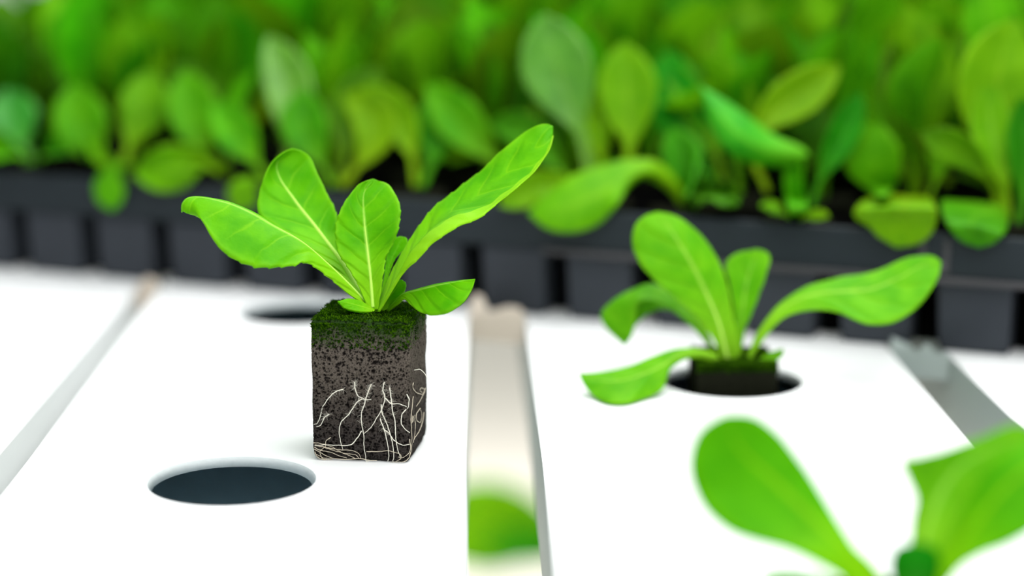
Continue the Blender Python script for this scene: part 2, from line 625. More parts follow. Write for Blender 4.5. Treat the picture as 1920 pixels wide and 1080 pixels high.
Y0, Y1 = 180, 1250
channel(-250, -130.3, Y0, Y1, [(-190, 402), (-190, 612)], 'white channel at the frame edge, beyond the narrow pale blue gap', M_WHITE)
channel(-121.5, -2.6, Y0, Y1, [(-64, 512), (-64, 722)], 'white channel with an empty round hole, carrying the sponge seedling')
channel(17.9, 138.2, Y0, Y1, [(80, 402), (80.5, 617)], 'white channel with seedlings planted in both of its holes')
channel(156.5, 276, Y0, Y1, [(216, 512)], 'white channel beyond the grey gap at the far corner')

# added pale pieces imitating blurred bright bumps in the gaps before the tray
def gap_end(name, x0, x1, ya, yb, zlo, peaks, mat, label):
    v, f = [], []
    n = len(peaks)
    for i, (fx, pz) in enumerate(peaks):
        x = x0 + (x1 - x0) * fx
        y = ya + (yb - ya) * fx
        for dy in (0, 2.0):
            v.append((x, y + dy, zlo))
            v.append((x, y + dy, pz))
    for i in range(n - 1):
        a, b = i * 4, (i + 1) * 4
        f += [(a, b, b + 1, a + 1), (a + 2, a + 3, b + 3, b + 2), (a + 1, b + 1, b + 3, a + 3), (a, a + 2, b + 2, b)]
    f += [(0, 1, 3, 2), (4 * n - 4, 4 * n - 2, 4 * n - 1, 4 * n - 3)]
    c = empty(name, ((x0 + x1) / 2, (ya + yb) / 2, zlo))
    props(c, label, 'end cap')
    make('blur_plate', v, f, mat, c, False, None, None, True)
    return c


gap_end('gap_blur_piece', -2.3, 17.6, 711, 703, -8, [(0, 3), (0.10, 8.5), (0.24, 8.0), (0.36, 2.5), (0.5, 3.5), (0.7, 5), (0.92, 4.8), (1, 2)], M_TAN,
        'pale tan piece imitating the bright blur in the wide middle gap before the tray')
gap_end('gap_blur_piece', 138.5, 156.2, 654, 647, -8, [(0, 5), (0.3, 3.0), (0.45, 0.5), (0.62, 4), (0.8, 0.5), (1, 1)], M_WALLW,
        'grey added piece with jagged top, imitating the blur in the far corner gap')
gap_end('gap_blur_piece', -130.0, -121.8, 768, 764, -8, [(0, 1), (0.5, 4.5), (1, 3)], M_TAN,
        'small brownish added piece imitating the blur in the narrow pale gap')

# ---------------------------------------------------------------- seedling tray
TA = math.radians(23.6)
TP = Vector((13.2, 715.5, 0))
TD = Vector((math.cos(TA), -math.sin(TA), 0))       # along the front, towards the right
TN = Vector((math.sin(TA), math.cos(TA), 0))        # into the tray
PITCHC = 33.0
T_OFF = 15.8                                          # a slot's place along the front
TRAY_S0, TRAY_S1, TRAY_DEPTH = -390, 290, 610
RIM_Z, LEDGE_Z, SOIL_Z = 40.0, 25.0, 34.0
tray = empty('seedling_tray', TP, -TA)
props(tray, 'long black plastic seedling tray packed with lettuce, lying across the channel ends', 'tray')


def tray_part(name, boxes, mat, bev=0.8):
    v, f = [], []
    for b in boxes:
        box(b[0], b[1], v, f, b[2] if len(b) > 2 else 0)
    o = make(name, v, f, mat, tray, False)
    if bev:
        bevel(o, bev)
    return o


tray_part('rim', [((TRAY_S0, 0, LEDGE_Z), (TRAY_S1, 2.4, RIM_Z)),
                  ((TRAY_S0, TRAY_DEPTH - 2.4, LEDGE_Z), (TRAY_S1, TRAY_DEPTH, RIM_Z)),
                  ((TRAY_S0, 2.4, LEDGE_Z), (TRAY_S0 + 2.4, TRAY_DEPTH - 2.4, RIM_Z)),
                  ((TRAY_S1 - 2.4, 2.4, LEDGE_Z), (TRAY_S1, TRAY_DEPTH - 2.4, RIM_Z))], M_TRAY)
tray_part('ledge', [((12, -1.6, LEDGE_Z - 1.4), (TRAY_S1, 1, LEDGE_Z + 0.8))], M_LIP, 0.5)
tray_part('soil_deck', [((TRAY_S0 + 2.4, 2.4, SOIL_Z - 2), (TRAY_S1 - 2.4, TRAY_DEPTH - 2.4, SOIL_Z))], M_TRAYD, 0)
tray_part('slot_dark', [((TRAY_S0 + 14, 16, 0.2), (TRAY_S1 - 14, TRAY_DEPTH - 10, SOIL_Z - 2.2))], M_TRAYD, 0)  # near-black block painting the darkness behind the cell slots
k0 = math.ceil((TRAY_S0 - T_OFF) / PITCHC)
first_cell = None
for k in range(k0, int((TRAY_S1 - T_OFF) / PITCHC)):
    a = T_OFF + k * PITCHC + 4.0
    b = a + PITCHC - 8.0
    if first_cell is None:
        v, f = [], []
        box((0, 0, 0.15), (PITCHC - 8.0, 26, LEDGE_Z), v, f, 0.9)
        first_cell = make('cell', v, f, M_CELL, tray, False)
        bevel(first_cell, 1.4, 3)
        o = first_cell
    else:
        o = first_cell.copy()
        col.objects.link(o)
        o.parent = tray
    o.location = Vector((a, 2.0, 0)) * S
# moulded notch in the rim
tray_part('rim_notch', [((146, -0.6, 28), (148, 0.6, 38)), ((154, -0.6, 28), (156, 0.6, 38)), ((147, -1.0, 27), (156, 0.6, 31))], M_LIP, 0.3)


def tray_xy(s, d):
    p = TP + TD * s + TN * d
    return p.x, p.y


# ---------------------------------------------------------------- generic lettuce for the packed tray
def proto_leaf(L, w, lean, bend, cup, n=16, m=8, twist=0.0):
    """a spatulate leaf as mesh data: grows from the origin, leans towards +X"""
    verts, uvs, faces = [], [], []
    x = z = 0.0
    ang = lean
    xs = []
    for i in range(n):
        xs.append((x, z, ang))
        ang += bend / n
        x += math.sin(ang) * L / n
        z += math.cos(ang) * L / n
    for i in range(n):
        v = i / (n - 1)
        h = max(wprofile(v, 0.14, 0.2) * w, 0.15)
        px_, pz_, a_ = xs[i]
        nx, nz_ = -math.cos(a_), math.sin(a_)      # upper side of the leaf
        for j in range(m + 1):
            u = j / m
            q = (u - 0.5) * 2
            y = q * h
            lift = cup * (q * q) * h + 0.03 * h * math.sin(v * 19 + q * 2)
            yy = y * math.cos(twist * v) 
            tw = y * math.sin(twist * v)
            verts.append((px_ + nx * (lift + tw), yy, pz_ + nz_ * (lift + tw)))
            uvs.append((u, v))
    for i in range(n - 1):
        for j in range(m):
            a = i * (m + 1) + j
            faces.append((a, a + 1, a + m + 2, a + m + 1))
    return verts, faces, uvs


class Leaf:
    cache = []


def build_proto_leaves():
    specs = [(66, 14, 0.10, 0.35, 0.35, 0.2), (72, 15, 0.25, 0.5, 0.3, -0.3), (58, 14, 0.45, 0.6, 0.25, 0.1), (62, 13, 0.6, 0.8, 0.3, 0.5),
             (70, 16, 0.05, 0.15, 0.2, 0.0), (48, 13, 0.7, 0.9, 0.2, -0.4), (52, 12, 0.3, 0.3, 0.4, 0.6), (40, 11, 0.95, 0.9, 0.2, 0.0)]
    for i, s_ in enumerate(specs):
        v, f, uv = proto_leaf(*s_[:5], twist=s_[5])
        me = bpy.data.meshes.new('leaf')
        me.from_pydata([tuple(Vector(p) * S) for p in v], [], f)
        me.polygons.foreach_set('use_smooth', [True] * len(me.polygons))
        l = me.uv_layers.new(name='UVMap')
        for lp in me.loops:
            l.data[lp.index].uv = uv[lp.vertex_index]
        me.materials.append([M_BACK, M_BACK, M_BACK, M_YEL, M_BACK, M_BACK, M_BLUE, M_YEL][i])
        Leaf.cache.append(me)


build_proto_leaves()
pv, pf = [], []
box((-11, -11, -8), (11, 11, 3.0), pv, pf)
PLUG = bpy.data.meshes.new('foam_plug')
PLUG.from_pydata([tuple(Vector(p) * S) for p in pv], [], pf)
PLUG.materials.append(M_DARKFOAM)


def child(name, me, parent, rot=(0, 0, 0), scale=1.0):
    o = bpy.data.objects.new(name, me)
    col.objects.link(o)
    o.parent = parent
    o.rotation_euler = rot
    o.scale = (scale,) * 3
    return o


PROTOS = []


def proto_plant(idx):
    r = random.Random(100 + idx)
    root = empty('lettuce_seedling', (0, 0, SOIL_Z))
    child('foam_plug', PLUG, root)
    a0 = r.uniform(0, 6.28)
    order = [[0, 1, 2, 3, 4, 6], [4, 0, 5, 2, 1], [1, 3, 6, 0, 2, 7], [0, 4, 0, 6, 4], [0, 4, 3, 2, 6, 1], [6, 1, 4, 2, 7]][idx]
    for n_, k in enumerate(order):
        o = child('leaf', Leaf.cache[k], root, (0, 0, a0 + n_ * 2.4 + r.uniform(-.3, .3)), r.uniform(0.85, 1.1))
        o.location = Vector((0, 0, 2.5)) * S
    return root


def copy_tree(o, parent=None):
    c = o.copy()
    col.objects.link(c)
    if parent is not None:
        c.parent = parent
    for ch in list(o.children):
        copy_tree(ch, c)
    return c


PACK_LABEL = 'bushy green lettuce seedling packed deep in the black tray behind its front row'
PACK_GROUP = 'lettuce seedlings packed in the tray behind the front row'
for i in range(6):
    PROTOS.append(proto_plant(i))
fresh = [True] * 6
ncols = int((TRAY_S1 - TRAY_S0 - 8) / PITCHC)
DROWS = 12


def place(i, s, d, rz, sc_, label, group=None):
    if fresh[i]:
        o = PROTOS[i]
        fresh[i] = False
    else:
        o = copy_tree(PROTOS[i])
    x, y = tray_xy(s, d)
    o.location = Vector((x, y, SOIL_Z)) * S
    o.rotation_euler = (0, 0, rz)
    o.scale = (sc_,) * 3
    props(o, label, 'seedling', group)
    return o


def seen(x, y, z=80, m=60):
    p = Vector((x, y, z)) - ORIG
    d = p.y * math.cos(YAW) + p.x * math.sin(YAW)
    u = (p.x * math.cos(YAW) - p.y * math.sin(YAW)) / d * F + 960
    return -m * F / d < u < 1920 + m * F / d


for row in range(1, DROWS):
    for c in range(ncols):
        s = TRAY_S0 + 20 + c * PITCHC + rnd.uniform(-4, 4) - (0 if row % 2 else 8)
        d = 44 + row * PITCHC + rnd.uniform(-4, 4)
        if rnd.random() < (0.45 if row > 6 else 0.1):
            continue
        x, y = tray_xy(s, d)
        if not seen(x, y):
            continue
        place(rnd.randrange(6) if row > 1 else 3, s, d, rnd.uniform(0, 6.28), rnd.uniform(0.9, 1.25) * (0.92 if row < 2 else 1 + 0.012 * row), PACK_LABEL, PACK_GROUP)

# ---------------------------------------------------------------- front row of the tray, leaf by leaf
def zc_r(x, y):
    return 960 + x / 2, y / 2


def zc_l(x, y):
    return x / 2, y / 2


def hang_out(rails):
    """leaf points that drop below the tray's top edge lie outside its front face"""
    out = []
    for r in rails:
        q = []
        for i, p in enumerate(r):
            d = (p - TP).dot(TN)
            if i >= 2 and p.z < RIM_Z + 2.5 and d > -4:
                v_ = (p - ORIG)
                p = p + v_ * ((-4 - d) / v_.dot(TN))
            q.append(p)
        out.append(q)
    return out


def front_plant(zc, base, label, leaves):
    p, t = on_z(*zc(*base), SOIL_Z + 2)
    root = empty('lettuce_seedling', (p.x, p.y, SOIL_Z))
    props(root, label, 'seedling', 'lettuce seedlings along the front edge of the tray')
    child('foam_plug', PLUG, root)
    for i, lf in enumerate(leaves):
        kind = lf[0]
        if kind == 's':
            _, mid, w, mat = lf[:4]
            kw = lf[4] if len(lf) > 4 else {}
            rails = simple_rails(mid, w, **kw)
        else:
            _, a, b, mat = lf[:4]
            push = lf[4] if len(lf) > 4 else -4
            rails = [a, midline(a, b, 0.5, 10, push), b]
        loft_leaf(root, hang_out(px_rails(rails, zc, t)), mat, n_long=40, n_across=10, wave=0.5, seed=i + int(base[0]))
    return root


front_plant(zc_r, (640, 800), 'front-row tray seedling with broad leaf drooping over the rim just past the long raised leaf', [
    ('e', [(660, 770, 0), (620, 680, -2), (540, 605, -6), (430, 600, -10), (320, 625, -14), (210, 665, -17), (120, 740, -20), (60, 800, -22)],
     [(640, 785, 0), (580, 710, -4), (490, 665, -10), (440, 700, -15), (390, 770, -20), (330, 835, -24), (250, 868, -26), (140, 862, -26), (60, 800, -22)], M_YEL),
    ('s', [(330, 690, -4), (200, 680, -8), (80, 705, -12), (-50, 770, -14)], 62, M_YEL),
    ('s', [(660, 780, 0), (655, 700, 0), (640, 590, 2), (600, 478, 4)], 78, M_DIM),
    ('s', [(680, 790, -2), (720, 730, -4), (780, 720, -6), (850, 770, -8)], 45, M_DIM),
    ('s', [(690, 800, -2), (690, 740, -4), (710, 690, -6), (740, 660, -6)], 30, M_BACK)])
front_plant(zc_r, (330, 760), 'front-row tray seedling with tall broad dewy leaf rising upright near the long raised leaf tip', [
    ('s', [(300, 700, 0), (265, 520, 0), (200, 340, 0), (150, 190, -1), (120, 50, -2)], 135, M_BLUE, dict(start=0.3)),
    ('s', [(350, 700, 2), (330, 560, 4), (320, 470, 5), (330, 330, 8)], 50, M_YEL),
    ('s', [(420, 700, 0), (440, 560, 1), (435, 380, 3), (420, 155, 5)], 112, M_YEL, dict(start=0.25)),
    ('s', [(250, 720, 0), (120, 560, 6), (20, 480, 9), (-90, 470, 12)], 70, M_DIM)])
front_plant(zc_r, (840, 760), 'front-row tray seedling with dark round leaf beside the bright wedge-shaped leaf', [
    ('s', [(760, 720, 4), (690, 560, 7), (620, 400, 10), (590, 185, 14)], 108, M_DIM, dict(start=0.2)),
    ('s', [(800, 720, 2), (760, 560, 6), (680, 380, 10), (560, 200, 16)], 60, M_BACK),
    ('s', [(850, 740, 4), (840, 600, 8), (850, 480, 10), (940, 300, 14)], 50, M_DIM)])
front_plant(zc_r, (1070, 825), 'front-row tray seedling with bright wedge-shaped leaf on a pale stalk above the rim', [
    ('e', [(1114, 582, -6), (1085, 552, -6), (980, 505, -8), (880, 430, -10), (790, 370, -11), (705, 322, -12)],
     [(1114, 582, -6), (1060, 615, -6), (960, 622, -10), (880, 608, -14), (800, 560, -17), (740, 460, -16), (705, 322, -12)], M_BRIGHT, -6),
    ('s', [(1080, 835, 0), (1065, 740, -1), (1055, 650, -2), (1062, 575, -3)], 42, M_YEL, dict(pet=0.9, start=0.6)),
    ('s', [(1120, 780, 0), (1170, 640, 3), (1250, 490, 6), (1310, 345, 9)], 60, M_DIM),
    ('s', [(960, 720, 4), (900, 560, 8), (960, 440, 11), (1090, 345, 13), (1235, 245, 15)], 85, M_YEL, dict(start=0.3)),
    ('s', [(1050, 820, -3), (1000, 790, -5), (960, 770, -6), (930, 775, -7)], 22, M_YEL),
    ('s', [(1070, 830, -4), (1110, 810, -7), (1160, 805, -9), (1190, 815, -9)], 22, M_YEL)])
front_plant(zc_r, (1400, 800), 'front-row tray seedling with oval upright leaf above a crumpled hanging leaf', [
    ('s', [(1400, 790, 0), (1380, 670, -2), (1350, 570, -4), (1360, 452, -4)], 112, M_YEL, dict(start=0.1, pet=0.2)),
    ('s', [(1640, 700, 6), (1560, 490, 5), (1490, 320, 5), (1455, 125, 6)], 112, M_BACK, dict(start=0.15)),
    ('e', [(1500, 750, -2), (1420, 732, -6), (1340, 745, -10), (1290, 780, -13), (1285, 815, -15), (1340, 850, -18), (1370, 885, -20), (1440, 928, -22)],
     [(1520, 752, -2), (1560, 742, -5), (1588, 775, -9), (1592, 830, -13), (1570, 880, -17), (1520, 915, -20), (1440, 928, -22)], M_YEL, -9),
    ('s', [(1560, 760, 2), (1590, 660, 4), (1600, 580, 6), (1570, 470, 10)], 40, M_YEL)])
front_plant(zc_r, (1790, 850), 'front-row tray seedling with long lit leaf and dark leaf hanging by the frame edge', [
    ('s', [(1845, 800, 0), (1800, 690, -2), (1725, 600, -6), (1640, 545, -10), (1535, 500, -12)], 66, M_BACK, dict(start=0.3)),
    ('s', [(1860, 830, 2), (1850, 700, 3), (1815, 560, 5), (1790, 430, 8), (1790, 295, 10)], 78, M_YEL, dict(start=0.2)),
    ('e', [(1830, 770, 0), (1745, 758, -4), (1660, 752, -9), (1610, 755, -13), (1625, 830, -16), (1680, 900, -20), (1750, 928, -22)],
     [(1850, 780, 0), (1862, 820, -5), (1850, 870, -12), (1810, 910, -18), (1750, 928, -22)], M_DIM, -14),
    ('s', [(1900, 840, 0), (1925, 700, 2), (1930, 540, 4), (1910, 360, 6)], 75, M_DIM, dict(start=0.1, pet=0.2)),
    ('s', [(1830, 790, 8), (1810, 450, 10), (1830, 250, 9), (1880, 70, 9)], 150, M_YEL, dict(start=0.2))])
front_plant(zc_l, (840, 690), 'front-row tray seedling drooping a yellow-green leaf over the rim beside the curled-tip leaf', [
    ('s', [(860, 650, 0), (760, 600, -6), (640, 630, -14), (500, 655, -18)], 88, M_YEL, dict(start=0.15, pet=0.3)),
    ('s', [(830, 650, 2), (740, 500, 6), (720, 400, 9), (690, 260, 13)], 95, M_YEL),
    ('s', [(850, 640, 4), (860, 480, 8), (900, 330, 10), (960, 260, 12)], 30, M_YEL)])
front_plant(zc_l, (470, 670), 'front-row tray seedling with small limp leaf tip hanging at the blurred tray end', [
    ('s', [(500, 620, -2), (450, 620, -8), (410, 690, -14), (425, 790, -18)], 58, M_YEL),
    ('s', [(420, 630, 0), (350, 560, 4), (300, 450, 8), (280, 310, 12)], 105, M_YEL, dict(start=0.1, pet=0.25)),
    ('s', [(460, 630, 2), (500, 500, 6), (540, 400, 8), (560, 260, 12)], 95, M_BACK)])
front_plant(zc_l, (1000, 720), 'front-row tray seedling with a tiny pale leaf tip over the rim behind the curled-tip leaf', [
    ('s', [(1000, 690, 0), (960, 680, -6), (920, 710, -12), (890, 790, -16)], 60, M_YEL),
    ('s', [(1040, 690, 4), (1090, 520, 8), (1080, 320, 12), (1005, 130, 16)], 90, M_BLUE),
    ('s', [(1010, 680, 4), (930, 560, 8), (860, 460, 10), (800, 380, 12)], 80, M_BACK)])
front_plant(zc_l, (1250, 735), 'front-row tray seedling with mid-green leaves rising behind the tall oval leaf', [
    ('s', [(1250, 700, 2), (1180, 560, 6), (1140, 460, 9), (1150, 330, 12)], 90, M_BACK),
    ('s', [(1280, 700, 0), (1380, 560, 3), (1400, 440, 6), (1290, 350, 8)], 85, M_YEL),
    ('s', [(1270, 700, 4), (1300, 520, 8), (1330, 400, 12), (1420, 250, 16)], 90, M_BACK)])
front_plant(zc_l, (1560, 735), 'front-row tray seedling with bright slanting leaf behind the long raised leaf', [
    ('s', [(1900, 650, 0), (1830, 570, 3), (1720, 450, 6), (1600, 310, 9)], 88, M_YEL, dict(start=0.1, pet=0.2)),
    ('s', [(1560, 700, 2), (1540, 560, 5), (1480, 430, 8), (1330, 330, 10)], 75, M_YEL),
    ('s', [(1580, 700, 2), (1620, 600, 6), (1640, 480, 9), (1680, 330, 12)], 85, M_DIM)])
front_plant(zc_l, (120, 640), 'front-row tray seedling with hazy leaves at the blurred frame edge', [
    ('s', [(120, 610, 2), (80, 520, 6), (50, 440, 9), (30, 330, 12)], 95, M_BLUE),
    ('s', [(140, 610, 0), (190, 560, 3), (240, 520, 6), (300, 500, 8)], 60, M_BACK),
    ('s', [(110, 610, 0), (30, 560, 3), (-40, 540, 5), (-100, 540, 7)], 60, M_YEL)])

# ---------------------------------------------------------------- main seedling on its sponge cube
CUBE_C = Vector((-29.0, 542.0, 0))
CUBE_RZ = math.radians(-8.8)
CW, CD, CH = 27.0, 26.5, 38.0
main = empty('lettuce_seedling', CUBE_C, CUBE_RZ)
props(main, 'young lettuce seedling in a rooted grey sponge cube standing on the white channel', 'seedling')


def sponge(parent, W, D, H, step, n_pores, mat, seed):
    """rounded foam block with real pores pressed into its surface"""
    r0 = 1.3
    key, verts, faces = {}, [], []

    def vid(p):
        k = tuple(round(c * 200) for c in p)
        if k not in key:
            key[k] = len(verts)
            verts.append(Vector(p))
        return key[k]

    def face(o, a, b, na, nb):
        for i in range(na):
            for j in range(nb):
                q = [o + a * (i / na) + b * (j / nb), o + a * ((i + 1) / na) + b * (j / nb),
                     o + a * ((i + 1) / na) + b * ((j + 1) / nb), o + a * (i / na) + b * ((j + 1) / nb)]
                faces.append(tuple(vid(p) for p in q))
    nx, ny, nz = int(W / step), int(D / step), int(H / step)
    X, Y, Z = Vector((W, 0, 0)), Vector((0, D, 0)), Vector((0, 0, H))
    o = Vector((-W / 2, -D / 2, 0))
    face(o, X, Z, nx, nz)
    face(o + X, Y, Z, ny, nz)
    face(o + Y, Z, X, nz, nx)
    face(o, Z, Y, nz, ny)
    face(o + Z, X, Y, nx, ny)
    face(o, Y, X, ny, nx)
    r = random.Random(seed)
    kd = kdtree.KDTree(n_pores)
    pr = []
    for i in range(n_pores):
        t = r.random()
        if t < 0.36:
            c = Vector((r.uniform(-W / 2, W / 2), -D / 2, r.uniform(0, H)))
        elif t < 0.66:
            c = Vector((W / 2, r.uniform(-D / 2, D / 2), r.uniform(0, H)))
        elif t < 0.82:
            c = Vector((r.uniform(-W / 2, W / 2), r.uniform(-D / 2, D / 2), H))
        else:
            c = Vector((-W / 2, r.uniform(-D / 2, D / 2), r.uniform(0, H)))
        kd.insert(c, i)
        pr.append(0.15 + 0.24 * r.random() ** 2.0 + (0.25 if r.random() < 0.03 else 0))
    kd.balance()
    out, pore_shade = [], []
    for p in verts:
        q = Vector((max(-W / 2 + r0, min(W / 2 - r0, p.x)), max(-D / 2 + r0, min(D / 2 - r0, p.y)), max(r0, min(H - r0 * 0.4, p.z))))
        d = p - q
        nrm = d.normalized() if d.length > 1e-9 else Vector((0, 0, 1))
        sq = 1 - 0.05 * (max(0, 4 - p.z) / 4) ** 2
        s = q + nrm * r0 if d.length > 1e-9 else p
        s = Vector((s.x * sq, s.y * sq, s.z))
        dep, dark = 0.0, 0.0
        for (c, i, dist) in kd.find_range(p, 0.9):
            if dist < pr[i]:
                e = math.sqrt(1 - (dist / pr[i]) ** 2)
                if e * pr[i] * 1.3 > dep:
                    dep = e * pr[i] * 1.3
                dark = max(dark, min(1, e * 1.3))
        n1 = noise.noise(p * 2.3) * 0.10 + noise.noise(p * 0.18) * 0.30
        out.append(s - nrm * (dep - n1))
        pore_shade.append(dark)
    return make('sponge_cube', out, faces, mat, parent, True, None, {'pore_shade': pore_shade})


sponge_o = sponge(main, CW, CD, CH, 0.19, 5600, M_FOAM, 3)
# moss: thousands of tiny tufts on the top and creeping over its edges
mv, mf, tone = [], [], []
r = random.Random(5)
for i in range(16000):
    t = r.random()
    if t < 0.62:
        p = Vector((r.uniform(-CW / 2 + .2, CW / 2 - .2), r.uniform(-CD / 2 + .2, CD / 2 - .2), CH + 0.75))
    elif t < 0.86:
        p = Vector((r.uniform(-CW / 2 + .3, CW / 2 - .3), -CD / 2 + 0.12, CH - 0.3 - 6.5 * r.random() ** 3.2))
    else:
        p = Vector((CW / 2 - 0.12, r.uniform(-CD / 2, CD / 2), CH - 0.3 - 6.5 * r.random() ** 3.2))
    p.z += 0.5 * noise.noise(p * 0.5)
    h = r.uniform(0.12, 0.42)
    n = len(mv)
    rr_ = Vector((r.uniform(-1, 1), r.uniform(-1, 1), r.uniform(0.2, 1.2))).normalized() * h * 2
    side = Vector((r.uniform(-1, 1), r.uniform(-1, 1), r.uniform(-1, 1))).normalized() * h * 0.55
    s2 = rr_.cross(side).normalized() * h * 0.5
    mv += [p + side, p - side * 0.5 + s2, p - side * 0.5 - s2, p + rr_]
    mf += [(n, n + 1, n + 3), (n + 1, n + 2, n + 3), (n + 2, n, n + 3)]
    tv = r.random()
    tv = tv ** 1.6
    tone += [tv * 0.25, tv * 0.25, tv * 0.25, tv]
moss = make('moss', mv, mf, M_MOSS, sponge_o, False, None, {'tone': tone})
moss['label'] = 'dark green moss over the cube top'

ROT = Matrix.Rotation(CUBE_RZ, 3, 'Z')
FRONT_N = ROT @ Vector((0, -1, 0))
SIDE_N = ROT @ Vector((1, 0, 0))
FRONT_P = CUBE_C + ROT @ Vector((0, -CD / 2, 0))
SIDE_P = CUBE_C + ROT @ Vector((CW / 2, 0, 0))


def root_px(x, y):
    return 540 + x / 3, 530 + y / 3


def add_root(pts, where='f', rad=0.17, hairs=0, off=0.24, mat=None):
    wp = []
    for i, p in enumerate(pts):
        q = root_px(p[0], p[1])
        if where == 'f':
            w = on_plane(*q, FRONT_P + FRONT_N * (off + 0.15 * math.sin(i * 1.7 + p[0])), FRONT_N)
        elif where == 's':
            w = on_plane(*q, SIDE_P + SIDE_N * off, SIDE_N)
        else:
            w = at(*q, (on_plane(*root_px(700, 700), FRONT_P, FRONT_N) - ORIG).dot(ray(960, 540)) + 4)
        if w.z < 0.25:
            w.z = 0.25
        wp.append(w)
    n = max(12, len(pts) * 5)
    sp = spline(wp, n)
    sp = [p + Vector((noise.noise(p * 1.1), 0, noise.noise(p * 1.1 + Vector((9, 9, 9))))) * 0.14 for p in sp]
    rads = [rad * (1.0 - 0.45 * i / (n - 1)) * (1 + 0.2 * noise.noise(sp[i] * 1.3)) for i in range(n)]
    v, f = [], []
    tube(sp, rads, v, f, 6)
    o = make('root', v, f, mat or M_ROOT, main, True, None, None, True)
    if hairs:
        hv, hf = [], []
        rr2 = random.Random(int(pts[0][0]))
        for i in range(hairs):
            k = int(abs(rr2.gauss(0, 0.22)) * n) % n
            a = sp[k]
            d = Vector((rr2.uniform(-1, 1), rr2.uniform(-0.5, 0.1), rr2.uniform(-1, 1))).normalized() * rr2.uniform(0.5, 1.8)
            tube([a, a + d * 0.5 + Vector((0, -0.1, 0)), a + d], [0.022, 0.018, 0.012], hv, hf, 3)
        h = make('root_hair', hv, hf, M_ROOT, o, True)
        inv = Matrix.LocRotScale(main.location, main.rotation_euler, main.scale).inverted()
        for vtx in h.data.vertices:
            vtx.co = inv @ vtx.co
    return o


for pts, hr in (
        ([(310, 600), (265, 615), (225, 655), (195, 700), (180, 755), (165, 790), (146, 797)], 25),
        ([(232, 740), (205, 760), (185, 800), (160, 812)], 30),
        ([(375, 560), (378, 600), (395, 635), (430, 655), (468, 657)], 40),
        ([(415, 655), (385, 675), (345, 735), (300, 785), (288, 830), (295, 890), (308, 938)], 40),
        ([(468, 570), (445, 630), (425, 700), (412, 740), (415, 790), (425, 850), (427, 920), (437, 980), (440, 1010)], 70),
        ([(543, 560), (533, 600), (545, 650), (530, 705), (500, 760), (470, 810), (430, 848)], 40),
        ([(415, 835), (385, 880), (350, 912), (280, 915), (220, 912), (150, 915)], 0),
        ([(525, 685), (530, 730), (555, 790), (575, 850), (590, 920), (595, 975), (590, 1005)], 20),
        ([(572, 592), (580, 650), (588, 720), (602, 780), (605, 850), (610, 910), (625, 960), (632, 985)], 40),
        ([(518, 765), (535, 810), (550, 860), (562, 920), (568, 975), (560, 1005)], 10),
        ([(548, 650), (580, 680), (625, 682), (665, 698)], 0),
        ([(665, 712), (640, 745), (638, 790), (660, 825), (685, 845)], 0),
        ([(535, 820), (570, 850), (600, 890), (640, 912), (685, 910)], 10),
        ([(668, 628), (680, 650), (678, 690), (670, 708)], 0)):
    add_root(pts, 'f', 0.155, hr)
for pts in (
        [(440, 950), (500, 950), (560, 945), (600, 955), (630, 965), (635, 990), (600, 1015)],
        [(150, 915), (200, 925), (260, 945), (320, 960), (380, 968), (400, 990)],
        [(145, 935), (190, 960), (230, 980), (260, 990)],
        [(150, 910), (230, 930), (300, 940), (360, 945), (400, 965), (410, 990)],
        [(240, 870), (215, 890), (210, 920), (180, 950), (190, 985), (215, 1000)],
        [(500, 1000), (450, 998), (400, 990), (330, 993), (260, 990), (200, 985), (160, 965)],
        [(690, 950), (680, 985), (650, 1008), (610, 1015), (575, 1015)],
        [(148, 925), (175, 940), (240, 955), (290, 975), (330, 985)],
        [(142, 900), (180, 905), (240, 920), (300, 955), (350, 975), (380, 990)],
        [(150, 950), (165, 980), (200, 1000), (250, 1000)],
        [(685, 880), (690, 930), (670, 970), (640, 985), (620, 980)]):
    add_root(pts, 'f', 0.115, 0, 0.3, M_ROOT2)
for pts in (
        [(705, 640), (698, 700), (692, 760), (695, 830), (697, 900), (694, 950)],
        [(712, 745), (716, 800), (712, 860), (704, 900)],
        [(745, 705), (725, 735), (722, 770), (745, 785), (752, 740), (745, 715)],
        [(766, 730), (755, 790), (735, 840), (715, 870), (705, 890)],
        [(705, 565), (702, 590), (720, 615), (750, 628), (770, 620)],
        [(773, 595), (745, 660), (722, 695)],
        [(768, 600), (750, 592), (742, 606), (756, 618)],
        [(698, 780), (702, 750), (706, 770), (696, 790)]):
    add_root(pts, 's', 0.13, 0, 0.2, M_ROOT2)
add_root([(708, 492), (740, 488), (760, 500), (778, 530), (800, 565), (825, 620)], 'a', 0.13)
add_root([(440, 1010), (446, 1030), (458, 1050)], 'f', 0.12, 0, 0.3)


def zm(x, y):
    return 320 + x / 2.595, 210 + y / 2.595


top_c = CUBE_C + Vector((0, 0, CH))
Z0 = (top_c - ORIG).dot(ray(960, 540))


def main_leaf(rails, mat=None, **kw):
    return loft_leaf(main, px_rails(rails, zm, Z0), mat or M_LEAF, **kw)


def grow(polys):
    return polys


